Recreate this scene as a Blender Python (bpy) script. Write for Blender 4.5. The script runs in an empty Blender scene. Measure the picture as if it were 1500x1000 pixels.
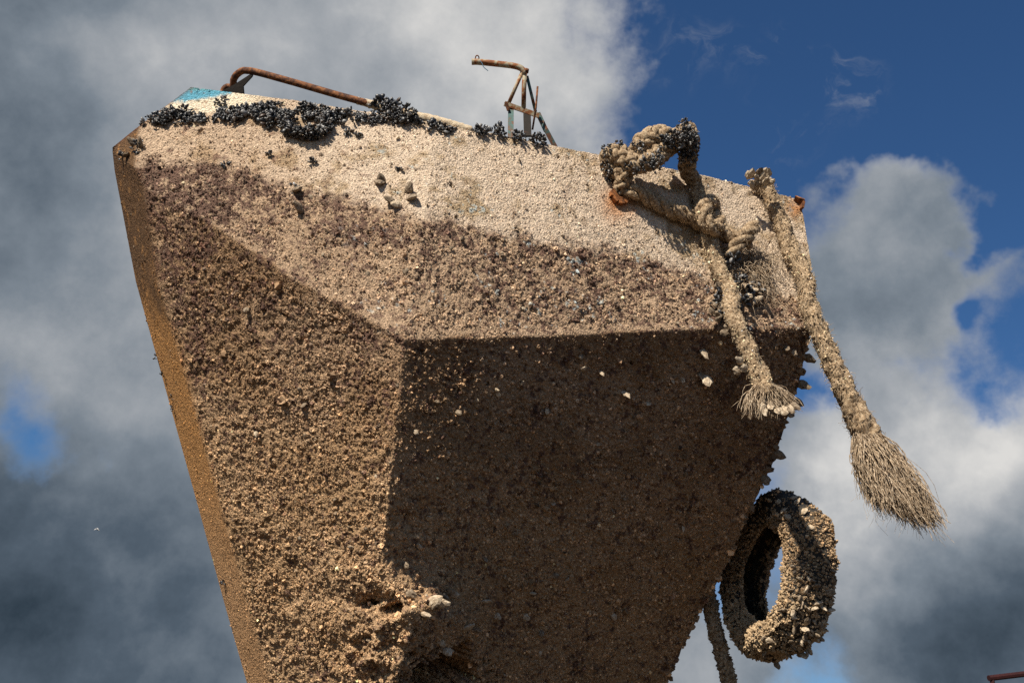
import bpy, math
import numpy as np
from mathutils import Vector, Matrix

RNG = np.random.default_rng(7)
SC = bpy.context.scene
COL = SC.collection

# ------------------------------------------------------------------ camera
PITCH, ROLL = math.radians(24.0), math.radians(7.0)
CAM = np.array([0.0, 0.0, 1.6])
FPX = 1458.0
_f = np.array([0, math.cos(PITCH), math.sin(PITCH)])
_r0 = np.array([1.0, 0, 0])
_u0 = np.cross(_r0, _f)
# photograph tilted: true "up" leans to the upper left of the frame
_r = _r0 * math.cos(ROLL) + _u0 * math.sin(ROLL)
_u = -_r0 * math.sin(ROLL) + _u0 * math.cos(ROLL)
CAMR = np.stack([_r, _u, _f], 1)          # camera (right, up, forward) -> world

cam_d = bpy.data.cameras.new('camera')
cam_d.lens = 35.0
cam_d.sensor_width = 36.0
cam_d.clip_end = 4000.0
cam_d.clip_start = 0.05
cam = bpy.data.objects.new('camera', cam_d)
COL.objects.link(cam)
cam.matrix_world = Matrix(((_r[0], _u[0], -_f[0], CAM[0]), (_r[1], _u[1], -_f[1], CAM[1]),
                           (_r[2], _u[2], -_f[2], CAM[2]), (0, 0, 0, 1)))
SC.camera = cam


def at(x, y, z):
    """survey point: bearing (x, y) of the 1500x1000 survey plate at z metres along the sight line"""
    return CAM + CAMR @ np.array([(x - 750.0) / FPX * z, (500.0 - y) / FPX * z, z])


def chart(P):
    q = (P - CAM) @ CAMR
    return 750 + q[..., 0] / q[..., 2] * FPX, 500 - q[..., 1] / q[..., 2] * FPX


def bearing(x, y):
    d = at(x, y, 1.0) - CAM
    return d / np.linalg.norm(d)


# ------------------------------------------------------------------ sun, exposure
_s = np.array([-0.33, -0.62, 0.71])
_s = _s / np.linalg.norm(_s)
SUN = CAMR @ np.array([_s[0], _s[1] * (-math.sin(PITCH)) + _s[2] * math.cos(PITCH), _s[1] * math.cos(PITCH) + _s[2] * math.sin(PITCH)])
SUN = SUN / np.linalg.norm(SUN)
SUN_EL = math.asin(SUN[2])
SUN_AZ = math.atan2(SUN[0], SUN[1])
sun_d = bpy.data.lights.new('sun', 'SUN')
sun_d.energy = 5.0
sun_d.angle = math.radians(0.5)
sun_d.color = (1.0, 0.91, 0.77)
sun = bpy.data.objects.new('sun', sun_d)
COL.objects.link(sun)
sun.location = (0, 0, 30)
sun.rotation_euler = Vector(-SUN).to_track_quat('-Z', 'Y').to_euler()

SC.view_settings.view_transform = 'Standard'
SC.view_settings.look = 'None'
SC.view_settings.exposure = 0.62
SC.view_settings.gamma = 1.0
SC.view_settings.use_curve_mapping = False
SC.cycles.use_denoising = False
SC.cycles.max_bounces = 5
SC.cycles.diffuse_bounces = 3

# ------------------------------------------------------------------ sky
world = bpy.data.worlds.new('World')
SC.world = world
world.use_nodes = True
wt = world.node_tree
wt.nodes.clear()


class NT:
    """small helper that chains shader nodes"""
    def __init__(s, tree):
        s.t = tree

    def new(s, kind, **kw):
        n = s.t.nodes.new(kind)
        for k, v in kw.items():
            setattr(n, k, v)
        return n

    def put(s, sock, v):
        if hasattr(v, 'links') or isinstance(v, bpy.types.NodeSocket):
            s.t.links.new(v, sock)
        else:
            sock.default_value = v

    def math(s, op, a, b=None, c=None, clamp=False):
        n = s.new('ShaderNodeMath', operation=op, use_clamp=clamp)
        s.put(n.inputs[0], a)
        if b is not None:
            s.put(n.inputs[1], b)
        if c is not None:
            s.put(n.inputs[2], c)
        return n.outputs[0]

    def vmath(s, op, a, b=None, out=0):
        n = s.new('ShaderNodeVectorMath', operation=op)
        s.put(n.inputs[0], a)
        if b is not None:
            s.put(n.inputs[1], b)
        return n.outputs[out]

    def smooth(s, v, a, b, lo=0.0, hi=1.0):
        n = s.new('ShaderNodeMapRange', interpolation_type='SMOOTHSTEP')
        s.put(n.inputs[0], v)
        n.inputs[1].default_value = a
        n.inputs[2].default_value = b
        n.inputs[3].default_value = lo
        n.inputs[4].default_value = hi
        return n.outputs[0]

    def noise(s, vec, scale, detail=4.0, rough=0.55, dist=0.0, out='Fac'):
        n = s.new('ShaderNodeTexNoise')
        s.put(n.inputs['Vector'], vec)
        n.inputs['Scale'].default_value = scale
        n.inputs['Detail'].default_value = detail
        n.inputs['Roughness'].default_value = rough
        n.inputs['Distortion'].default_value = dist
        return n.outputs[out]

    def mix(s, fac, a, b, blend='MIX'):
        n = s.new('ShaderNodeMix', data_type='RGBA', blend_type=blend)
        s.put(n.inputs[0], fac)
        s.put(n.inputs[6], a)
        s.put(n.inputs[7], b)
        return n.outputs[2]

    def ramp(s, fac, stops):
        n = s.new('ShaderNodeValToRGB')
        s.put(n.inputs[0], fac)
        els = n.color_ramp.elements
        while len(els) < len(stops):
            els.new(0.5)
        for e, (p, c) in zip(els, stops):
            e.position = p
            e.color = tuple(c) + (1.0,)
        return n.outputs[0]


W = NT(wt)
tc = W.new('ShaderNodeTexCoord').outputs['Generated']
sky = W.new('ShaderNodeTexSky', sky_type='NISHITA')
sky.sun_disc = False
sky.sun_elevation = SUN_EL
sky.sun_rotation = SUN_AZ
sky.air_density = 1.0
sky.dust_density = 0.4
sky.ozone_density = 3.0
bg_sky = W.new('ShaderNodeBackground')
W.put(bg_sky.inputs[0], W.mix(1.0, sky.outputs[0], (.50, .80, 1.08, 1.0), 'MULTIPLY'))
bg_sky.inputs[1].default_value = 0.05

wob = W.noise(tc, 4.0, 6, 0.55, 0.0, 'Color')
wob = W.vmath('SUBTRACT', wob, (0.5, 0.5, 0.5))
sc_ = W.new('ShaderNodeVectorMath', operation='SCALE')
W.put(sc_.inputs[0], wob)
sc_.inputs[3].default_value = 0.30
dirw = W.vmath('ADD', tc, sc_.outputs[0])


def banks(items):
    """soft cloud banks / gaps at given bearings: (x, y, radius in plate pixels, weight)"""
    tot = None
    for x, y, r, w in items:
        d = bearing(x, y)
        dist = W.vmath('DISTANCE', dirw, tuple(d), out=1)
        v = W.smooth(dist, 0.0, r / FPX, w, 0.0)
        tot = v if tot is None else W.math('ADD', tot, v)
    return tot


cover_bias = banks([(300, 150, 720, .42), (60, 420, 420, .30), (700, 80, 240, .20), (60, 930, 460, .40), (250, 780, 330, .24), (300, 980, 300, .25),
                    (1180, 60, 380, -.56), (1480, 40, 330, -.56), (1010, 180, 130, -.24), (1120, 200, 130, -.26), (1340, 90, 230, -.36),
                    (900, 60, 90, .14), (930, 130, 60, .12),
                    (1290, 350, 240, .34), (1340, 250, 130, .22), (1230, 240, 90, .14), (1400, 330, 150, .24), (1420, 420, 130, .16), (1500, 325, 70, -.36), (1490, 440, 60, -.26), (1175, 580, 110, -.36),
                    (1440, 555, 80, -.30), (1330, 690, 300, .40), (1400, 880, 330, .40), (1060, 960, 160, .30), (70, 630, 170, -.31), (250, 610, 150, -.30), (30, 720, 130, -.26), (220, 710, 110, -.2), (60, 480, 160, -.12)])
n_cov = W.noise(tc, 5.5, 11, 0.60, 0.0)
cover = W.smooth(W.math('ADD', n_cov, W.math('ADD', cover_bias, 0.015)), 0.42, 0.70)
wisp_n = W.smooth(W.noise(dirw, 16.0, 9, 0.62, 0.6), 0.46, 0.74)
wisp = W.math('MULTIPLY', banks([(1100, 70, 75, .75), (1215, 118, 85, .6), (1160, 190, 80, .45), (960, 60, 110, .5)]), wisp_n)
cover = W.math('MAXIMUM', cover, wisp, clamp=True)
lum_bias = banks([(660, 40, 480, .22), (830, 40, 280, .20), (330, 300, 460, .12), (-60, 80, 260, -.12), (-60, 330, 240, -.04), (60, 620, 200, .02),
                  (20, 960, 430, -.40), (330, 960, 200, -.04), (1320, 625, 220, .34), (1230, 690, 160, .20), (1490, 660, 170, .20), (1260, 850, 140, .20), (1340, 250, 130, .10), (1230, 230, 90, .10),
                  (1390, 1010, 230, -.26), (1330, 790, 220, .14), (1480, 800, 120, -.06), (1310, 470, 130, -.08), (1500, 970, 200, -.16)])
n_lum = W.noise(tc, 7.5, 11, 0.60, 0.0)
lum = W.math('ADD', W.math('MULTIPLY_ADD', n_lum, 0.85, 0.09), lum_bias)
lum = W.math('ADD', lum, W.math('MULTIPLY', W.math('SUBTRACT', 1.0, cover), 0.20))
ccol = W.ramp(lum, [(0.0, (.020, .034, .050)), (0.25, (.080, .108, .142)), (0.48, (.19, .225, .265)), (0.72, (.37, .39, .415)), (1.0, (.68, .67, .65))])
bg_c = W.new('ShaderNodeBackground')
W.put(bg_c.inputs[0], ccol)
bg_c.inputs[1].default_value = 0.68
mixs = W.new('ShaderNodeMixShader')
W.put(mixs.inputs[0], cover)
wt.links.new(bg_sky.outputs[0], mixs.inputs[1])
wt.links.new(bg_c.outputs[0], mixs.inputs[2])
wo = W.new('ShaderNodeOutputWorld')
wt.links.new(mixs.outputs[0], wo.inputs[0])


# ------------------------------------------------------------------ numpy helpers
def _hash(ix, iy, iz, seed):
    h = (ix.astype(np.int64) * 374761393 + iy.astype(np.int64) * 668265263 + iz.astype(np.int64) * 2147483647 + seed * 974711) & 0xffffffff
    h = ((h ^ (h >> 13)) * 1274126177) & 0xffffffff
    h = ((h ^ (h >> 16)) * 2246822519) & 0xffffffff
    return ((h ^ (h >> 15)) & 0xffffff).astype(np.float32) / np.float32(0xffffff)


def vnoise(P, scale, seed=0):
    q = np.asarray(P) * scale
    i = np.floor(q)
    f = (q - i).astype(np.float32)
    f = f * f * (3 - 2 * f)
    i = i.astype(np.int64)
    out = 0
    for dx in (0, 1):
        wx = f[..., 0] if dx else 1 - f[..., 0]
        for dy in (0, 1):
            wy = f[..., 1] if dy else 1 - f[..., 1]
            for dz in (0, 1):
                wz = f[..., 2] if dz else 1 - f[..., 2]
                out = out + wx * wy * wz * _hash(i[..., 0] + dx, i[..., 1] + dy, i[..., 2] + dz, seed)
    return out


def fbm(P, scale, octv=4, gain=0.5, seed=0):
    a, t, o = 1.0, 0.0, 0.0
    for k in range(octv):
        o = o + a * vnoise(P, scale * 2.03 ** k, seed + k * 17)
        t += a
        a *= gain
    return o / t


def sstep(x, a, b):
    t = np.clip((x - a) / (b - a), 0, 1)
    return t * t * (3 - 2 * t)


def unit(v):
    v = np.asarray(v, float)
    return v / np.maximum(np.linalg.norm(v, axis=-1, keepdims=True), 1e-9)


ORI = {}


def tag(o, label=None, cat=None, group=None, kind=None):
    if label:
        o['label'] = label
    if cat:
        o['category'] = cat
    if group:
        o['group'] = group
    if kind:
        o['kind'] = kind
    return o


def empty(name, loc, label, cat, group=None):
    o = bpy.data.objects.new(name, None)
    COL.objects.link(o)
    o.location = tuple(loc)
    o.empty_display_size = 0.2
    ORI[o.name] = np.array(loc, float)
    return tag(o, label, cat, group)


def link(name, me, mat, parent=None, smooth=False):
    o = bpy.data.objects.new(name, me)
    COL.objects.link(o)
    if mat is not None and len(me.materials) == 0:
        me.materials.append(mat)
    if parent is not None:
        o.parent = parent
        ORI[o.name] = ORI[parent.name]
    if smooth:
        me.shade_smooth()
    return o


def mesh(name, V, F, mat, parent=None, smooth=False, color=None):
    V = np.asarray(V, float)
    if parent is not None:
        V = V - ORI[parent.name]
    me = bpy.data.meshes.new(name)
    if isinstance(F, np.ndarray):
        nf, k = F.shape
        me.vertices.add(len(V))
        me.vertices.foreach_set('co', V.astype(np.float32).ravel())
        me.loops.add(nf * k)
        me.loops.foreach_set('vertex_index', F.astype(np.int32).ravel())
        me.polygons.add(nf)
        me.polygons.foreach_set('loop_start', np.arange(0, nf * k, k, dtype=np.int32))
        me.polygons.foreach_set('loop_total', np.full(nf, k, dtype=np.int32))
        me.update(calc_edges=True)
        me.validate()
    else:
        me.from_pydata([tuple(v) for v in V], [], [tuple(f) for f in F])
        me.update()
    if color is not None:
        at_ = me.attributes.new('tint', 'FLOAT_COLOR', 'POINT')
        c4 = np.ones((len(V), 4), np.float32)
        c4[:, :3] = color
        at_.data.foreach_set('color', c4.ravel())
    return link(name, me, mat, parent, smooth)


class MB:
    """collects simple solids that make up one part"""
    def __init__(s):
        s.V, s.F, s.n = [], [], 0

    def add(s, V, F):
        s.V.append(np.asarray(V, float))
        s.F += [tuple(i + s.n for i in f) for f in F]
        s.n += len(V)

    def tube(s, path, r, seg=10, cap=True):
        path = np.asarray(path, float)
        n = len(path)
        r = np.broadcast_to(np.asarray(r, float), (n,))
        T, A, B = frames(path)
        th = np.arange(seg) * 2 * math.pi / seg
        V = (path[:, None] + r[:, None, None] * (np.cos(th)[None, :, None] * A[:, None] + np.sin(th)[None, :, None] * B[:, None])).reshape(-1, 3)
        F = [(i * seg + j, i * seg + (j + 1) % seg, (i + 1) * seg + (j + 1) % seg, (i + 1) * seg + j) for i in range(n - 1) for j in range(seg)]
        if cap:
            F += [tuple(range(seg))[::-1], tuple((n - 1) * seg + k for k in range(seg))]
        s.add(V, F)
        return s

    def bar(s, a, b, w, d, side):
        """flat bar from a to b, w wide along side, d thick"""
        a, b = np.asarray(a, float), np.asarray(b, float)
        t = unit(b - a)
        sd = unit(np.asarray(side, float) - t * np.dot(side, t))
        dd = np.cross(t, sd)
        V = [p + sd * i * w / 2 + dd * j * d / 2 for p in (a, b) for i, j in ((-1, -1), (1, -1), (1, 1), (-1, 1))]
        s.add(V, [(0, 1, 2, 3), (7, 6, 5, 4), (0, 4, 5, 1), (1, 5, 6, 2), (2, 6, 7, 3), (3, 7, 4, 0)])
        return s

    def build(s, name, mat, parent=None, smooth=False):
        return mesh(name, np.concatenate(s.V), s.F, mat, parent, smooth)


def frames(path):
    T = unit(np.gradient(path, axis=0))
    a = np.cross(T[0], [0.13, 0.21, 0.97])
    if np.linalg.norm(a) < 0.1:
        a = np.cross(T[0], [1, 0, 0])
    A = np.zeros_like(T)
    A[0] = unit(a)
    for i in range(1, len(T)):
        v = A[i - 1] - T[i] * np.dot(A[i - 1], T[i])
        A[i] = unit(v)
    return T, A, np.cross(T, A)


def spline(P, step):
    P = np.asarray(P, float)
    Q = np.vstack([2 * P[0] - P[1], P, 2 * P[-1] - P[-2]])
    out = []
    for i in range(1, len(Q) - 2):
        n = max(2, int(np.linalg.norm(Q[i + 1] - Q[i]) / step * 1.1))
        t = np.linspace(0, 1, n, endpoint=False)[:, None]
        p0, p1, p2, p3 = Q[i - 1], Q[i], Q[i + 1], Q[i + 2]
        out.append(0.5 * ((2 * p1) + (-p0 + p2) * t + (2 * p0 - 5 * p1 + 4 * p2 - p3) * t ** 2 + (-p0 + 3 * p1 - 3 * p2 + p3) * t ** 3))
    out.append(P[-1:])
    return np.vstack(out)


# ------------------------------------------------------------------ materials
def material(name):
    m = bpy.data.materials.new(name)
    m.use_nodes = True
    nt = m.node_tree
    b = nt.nodes['Principled BSDF']
    return m, NT(nt), b


def bump(N, b, h, strength, dist):
    n = N.new('ShaderNodeBump')
    n.inputs['Strength'].default_value = strength
    n.inputs['Distance'].default_value = dist
    N.put(n.inputs['Height'], h)
    N.t.links.new(n.outputs[0], b.inputs['Normal'])


def mat_hull():
    m, N, b = material('encrusted_hull')
    a = N.new('ShaderNodeAttribute', attribute_name='tint').outputs['Color']
    pos = N.new('ShaderNodeNewGeometry').outputs['Position']
    n1 = N.noise(pos, 90, 5, 0.65)
    n2 = N.noise(pos, 320, 3, 0.6)
    vor = N.new('ShaderNodeTexVoronoi', feature='F1')
    N.put(vor.inputs['Vector'], pos)
    vor.inputs['Scale'].default_value = 110
    k = N.smooth(n1, 0.3, 0.7, 0.62, 1.3)
    c = N.mix(1.0, a, N.mix(0.0, k, k), 'MULTIPLY')
    N.put(b.inputs['Base Color'], c)
    b.inputs['Roughness'].default_value = 0.92
    b.inputs['Specular IOR Level'].default_value = 0.2
    h = N.math('ADD', N.math('MULTIPLY', n1, 0.7), N.math('ADD', N.math('MULTIPLY', n2, 0.3), N.math('MULTIPLY', vor.outputs['Distance'], -0.6)))
    bump(N, b, h, 0.9, 0.012)
    return m


def mat_crust(name='barnacle_shell'):
    m, N, b = material(name)
    a = N.new('ShaderNodeAttribute', attribute_name='tint', attribute_type='INSTANCER').outputs['Color']
    pos = N.new('ShaderNodeNewGeometry').outputs['Position']
    n1 = N.noise(pos, 210, 3, 0.6)
    k = N.smooth(n1, 0.3, 0.7, 0.7, 1.25)
    N.put(b.inputs['Base Color'], N.mix(1.0, a, k, 'MULTIPLY'))
    b.inputs['Roughness'].default_value = 0.85
    b.inputs['Specular IOR Level'].default_value = 0.25
    return m


def mat_mussel():
    m, N, b = material('mussel_shell')
    a = N.new('ShaderNodeAttribute', attribute_name='tint', attribute_type='INSTANCER').outputs['Color']
    N.put(b.inputs['Base Color'], a)
    b.inputs['Roughness'].default_value = 0.45
    b.inputs['Specular IOR Level'].default_value = 0.6
    return m


def mat_simple(name, stops, scale, rough=0.85, bump_s=0.5, bump_d=0.004, metal=0.0, detail=5, spec=0.3):
    m, N, b = material(name)
    pos = N.new('ShaderNodeNewGeometry').outputs['Position']
    n1 = N.noise(pos, scale, detail, 0.62, 0.4)
    N.put(b.inputs['Base Color'], N.ramp(n1, stops))
    b.inputs['Roughness'].default_value = rough
    b.inputs['Metallic'].default_value = metal
    b.inputs['Specular IOR Level'].default_value = spec
    bump(N, b, N.noise(pos, scale * 2.5, 4, 0.65), bump_s, bump_d)
    return m


M = {}
M['hull'] = mat_hull()
M['crust'] = mat_crust()
M['mussel'] = mat_mussel()
M['rope'] = mat_simple('sandy_rope', [(.30, (.07, .042, .022)), (.44, (.25, .17, .10)), (.62, (.46, .35, .23)), (.78, (.58, .48, .35))], 70, .95, .9, .006)
M['fibre'] = mat_simple('dry_rope_fibre', [(.32, (.09, .055, .03)), (.48, (.34, .25, .165)), (.68, (.58, .48, .36))], 60, .9, 0.0, .001)
M['rust'] = mat_simple('rusty_pipe', [(.3, (.022, .010, .007)), (.44, (.07, .025, .011)), (.58, (.20, .075, .025)), (.68, (.27, .13, .05)), (.78, (.16, .14, .10))], 36, .8, .5, .003)
M['rust_scale'] = mat_simple('flaking_rust', [(.3, (.05, .02, .01)), (.48, (.20, .075, .025)), (.62, (.38, .14, .04)), (.75, (.36, .25, .14))], 55, .9, .8, .006)
M['teal'] = mat_simple('chipped_teal_steel', [(.36, (.13, .04, .015)), (.46, (.10, .07, .05)), (.52, (.05, .10, .095)), (.8, (.08, .16, .15))], 22, .7, .4, .003)
M['pale_rust'] = mat_simple('rusty_cream_pipe', [(.32, (.13, .04, .012)), (.47, (.24, .09, .03)), (.55, (.30, .25, .17)), (.8, (.40, .38, .29))], 26, .7, .4, .003)
M['dark_steel'] = mat_simple('shade_dark_steel', [(.3, (.006, .004, .003)), (.65, (.014, .009, .006)), (.85, (.06, .022, .01))], 24, .8, .5, .003)  # blackened to paint in the shade on the gusset; also on one leg
M['lime'] = mat_simple('lime_crust', [(.3, (.22, .12, .06)), (.45, (.48, .38, .26)), (.7, (.64, .54, .40))], 60, .95, .8, .006)
M['oyster'] = mat_simple('oyster_shell', [(.3, (.07, .045, .03)), (.5, (.20, .15, .10)), (.75, (.40, .33, .25))], 70, .8, .7, .005)
M['oyster_pale'] = mat_simple('pale_shell', [(.3, (.20, .14, .09)), (.5, (.42, .33, .23)), (.75, (.62, .54, .42))], 70, .75, .6, .005)
M['rubber'] = mat_simple('muddy_rubber', [(.35, (.012, .012, .012)), (.55, (.035, .030, .024)), (.7, (.11, .085, .06))], 25, .8, .6, .006)
M['string'] = mat_simple('blue_twine', [(.3, (.08, .16, .24)), (.7, (.16, .28, .38))], 80, .8, 0, .001)
M['ground'] = mat_simple('wet_quay_ground', [(.3, (.032, .022, .014)), (.55, (.06, .041, .025)), (.8, (.09, .062, .038))], 1.5, .9, .4, .02)
M['deck'] = mat_simple('weathered_deck', [(.3, (.10, .08, .06)), (.6, (.22, .18, .13)), (.8, (.3, .26, .2))], 8, .9, .5, .01)
M['redrail'] = mat_simple('dark_red_steel', [(.3, (.016, .004, .004)), (.7, (.04, .008, .007))], 5, .6, .2, .003)
M['gull'] = mat_simple('gull_feathers', [(.3, (.22, .22, .22)), (.7, (.42, .42, .42))], 4, .8, 0, .001)

# ------------------------------------------------------------------ ground
g = 900.0
ground = mesh('ground', [(-g, -g, 0), (g, -g, 0), (g, g, 0), (-g, g, 0)], [(0, 1, 2, 3)], M['ground'])
tag(ground, 'dark wet quay ground under the boat', None, None, 'structure')

# ------------------------------------------------------------------ the boat: hull surface from a control net
# columns: stem edge, stem plate inner edge, bow, bow, fore corner, side, side, side edge
NET = [
    [(165, 216, 5.45), (205, 184, 5.42), (280, 128, 5.50), (430, 147, 5.43), (640, 180, 5.38), (830, 217, 5.60), (1030, 257, 5.90), (1172, 293, 6.15)],
    [(165, 223, 5.47), (198, 246, 5.22), (300, 242, 5.20), (430, 272, 5.08), (620, 322, 4.98), (800, 350, 5.20), (1035, 395, 5.60), (1188, 385, 5.85)],
    [(168, 250, 5.50), (212, 275, 5.15), (305, 325, 4.95), (430, 408, 4.75), (592, 497, 4.60), (800, 492, 4.95), (1040, 481, 5.35), (1190, 480, 5.60)],
    [(199, 412, 5.45), (233, 420, 5.07), (330, 470, 4.90), (450, 530, 4.74), (585, 580, 4.58), (780, 580, 4.93), (1020, 570, 5.33), (1170, 560, 5.58)],
    [(240, 560, 5.38), (276, 565, 5.00), (360, 600, 4.87), (460, 640, 4.72), (574, 680, 4.56), (760, 685, 4.93), (990, 690, 5.33), (1127, 690, 5.57)],
    [(294, 755, 5.28), (330, 760, 4.94), (400, 780, 4.85), (475, 800, 4.72), (559, 820, 4.57), (730, 825, 4.97), (940, 830, 5.36), (1062, 830, 5.58)],
    [(328, 880, 5.25), (362, 880, 4.945), (428, 885, 4.85), (508, 893, 4.66), (604, 905, 4.46), (722, 905, 5.02), (905, 905, 5.38), (1020, 905, 5.60)],
    [(362, 1000, 5.22), (396, 1000, 4.95), (455, 1000, 4.87), (505, 1000, 4.74), (580, 1000, 4.57), (710, 1000, 5.05), (870, 1000, 5.40), (975, 1000, 5.62)],
    [(376, 1050, 5.22), (409, 1050, 4.97), (465, 1050, 4.90), (510, 1050, 4.79), (578, 1050, 4.63), (702, 1050, 5.10), (852, 1050, 5.44), (951, 1050, 5.65)],
]
for _i, _dz in enumerate((0, 0, 0, .08, .18, .29, .35, .40, .43)):       # the side tucks in below its chine
    for _j, _k in ((5, .46), (6, .95), (7, 1.0)):
        x_, y_, z_ = NET[_i][_j]
        NET[_i][_j] = (x_, y_, z_ + _dz * _k)
NETW = np.array([[at(*p) for p in row] for row in NET])          # rows x cols x 3
STEP = 0.0062
nseg_r = [max(2, int(np.linalg.norm(NETW[i + 1, 1:] - NETW[i, 1:], axis=-1).mean() / STEP)) for i in range(len(NET) - 1)]
nseg_r[0] = int(0.75 / STEP * 0.8)
nseg_c = [max(2, int(np.linalg.norm(NETW[:, j + 1] - NETW[:, j], axis=-1).mean() / STEP)) for j in range(7)]
ri = np.concatenate([i + np.arange(n) / n for i, n in enumerate(nseg_r)] + [[len(NET) - 1]])
ci = np.concatenate([j + np.arange(n) / n for j, n in enumerate(nseg_c)] + [[7]])


def net_eval(r, c, net=NETW):
    i = np.minimum(r.astype(int), net.shape[0] - 2)
    j = np.minimum(c.astype(int), net.shape[1] - 2)
    fr, fc = (r - i)[..., None], (c - j)[..., None]
    return (net[i, j] * (1 - fr) * (1 - fc) + net[i + 1, j] * fr * (1 - fc) + net[i, j + 1] * (1 - fr) * fc + net[i + 1, j + 1] * fr * fc)


RR, CC = np.meshgrid(ri, ci, indexing='ij')
BASE = net_eval(RR, CC)
NR, NC = RR.shape


def grid_normals(P):
    n = np.cross(np.gradient(P, axis=1), np.gradient(P, axis=0))
    n = unit(n)
    if (n.reshape(-1, 3) @ np.array([0, -1, 0])).mean() < 0:
        n = -n
    return n


def blur(A, k):
    for _ in range(k):
        B = A.copy()
        B[1:-1, 1:-1] = (A[1:-1, 1:-1] * 2 + A[:-2, 1:-1] + A[2:, 1:-1] + A[1:-1, :-2] + A[1:-1, 2:]) / 6
        A = B
    return A


BASE = blur(BASE, 1)
NB = grid_normals(BASE)
PX, PY = chart(BASE)


def gs(x, y, rx, ry, rot=0.0):
    c, s = math.cos(rot), math.sin(rot)
    dx, dy = PX - x, PY - y
    return np.exp(-(((dx * c + dy * s) / rx) ** 2 + ((-dx * s + dy * c) / ry) ** 2))


fl = BASE.reshape(-1, 3)
wide = fbm(fl, 3.0, 3, 0.5, 3).reshape(NR, NC)
lump = fbm(fl, 14.0, 3, 0.55, 11).reshape(NR, NC)
mid_n = fbm(fl, 38.0, 3, 0.6, 23).reshape(NR, NC)
fine = fbm(fl, 100.0, 2, 0.6, 31).reshape(NR, NC)
stem = 1 - sstep(CC, 0.85, 1.15)                # smooth stem plate
edge_fade = sstep(CC, 0.0, 0.3)
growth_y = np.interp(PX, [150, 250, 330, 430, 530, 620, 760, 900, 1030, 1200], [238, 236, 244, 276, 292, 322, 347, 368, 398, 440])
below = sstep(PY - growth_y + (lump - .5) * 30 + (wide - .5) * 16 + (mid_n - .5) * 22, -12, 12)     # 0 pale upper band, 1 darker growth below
amp = (0.55 + 0.75 * below) * (1 - 0.8 * stem)
paint = (1 - sstep(PY - np.interp(PX, [200, 250, 300, 340, 420], [150, 163, 166, 158, 148]), -4, 6)) * (1 - sstep(PX, 345, 420))
amp = amp * (1 - 0.9 * paint)
D = amp * ((wide - .5) * .022 + (lump - .5) * .015 + (mid_n - .5) * .017 + (fine - .5) * .011)
D += -0.016 * sstep(lump * .7 + mid_n * .6, .74, .86) * below * (1 - stem)
# damage low on the fore corner: a bulging torn lip with hollows beside it
ridge = (fbm(fl, 9.0, 4, .6, 77).reshape(NR, NC) - .5)
jag = fbm(fl, 22.0, 3, .6, 83).reshape(NR, NC) - .5
D += gs(560, 960, 60, 60) * (.20 * ridge + .10 * jag) + gs(618, 890, 24, 11, -.1) * (.04 + .18 * ridge + .12 * jag)
D += -.11 * sstep(gs(530, 888, 16, 9) + .8 * jag, .4, .6) - .16 * sstep(gs(572, 896, 20, 13) + .8 * jag, .4, .6) - .42 * sstep(gs(652, 995, 62, 56) + .8 * ridge + 1.1 * jag, .38, .62) - .05 * gs(545, 880, 40, 12)
D += gs(470, 850, 100, 80) * .06 * ridge + gs(600, 780, 60, 140) * .07 * ridge
# lip of growth along the side chine
chine = np.exp(-(np.abs(RR - 2.0) / .09) ** 2) * sstep(CC, 1.6, 2.2)
corner = np.exp(-(np.abs(CC - 4.0) / .05) ** 2) * sstep(RR, 2.0, 2.1) * (1 - sstep(RR, 4.0, 4.8))
D = D * (1 - .75 * np.maximum(chine, corner)) + .004 * chine
HULL = BASE + NB * (D * edge_fade)[..., None]
HN = grid_normals(blur(HULL, 3))
CX, CY = chart(HULL)


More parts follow.
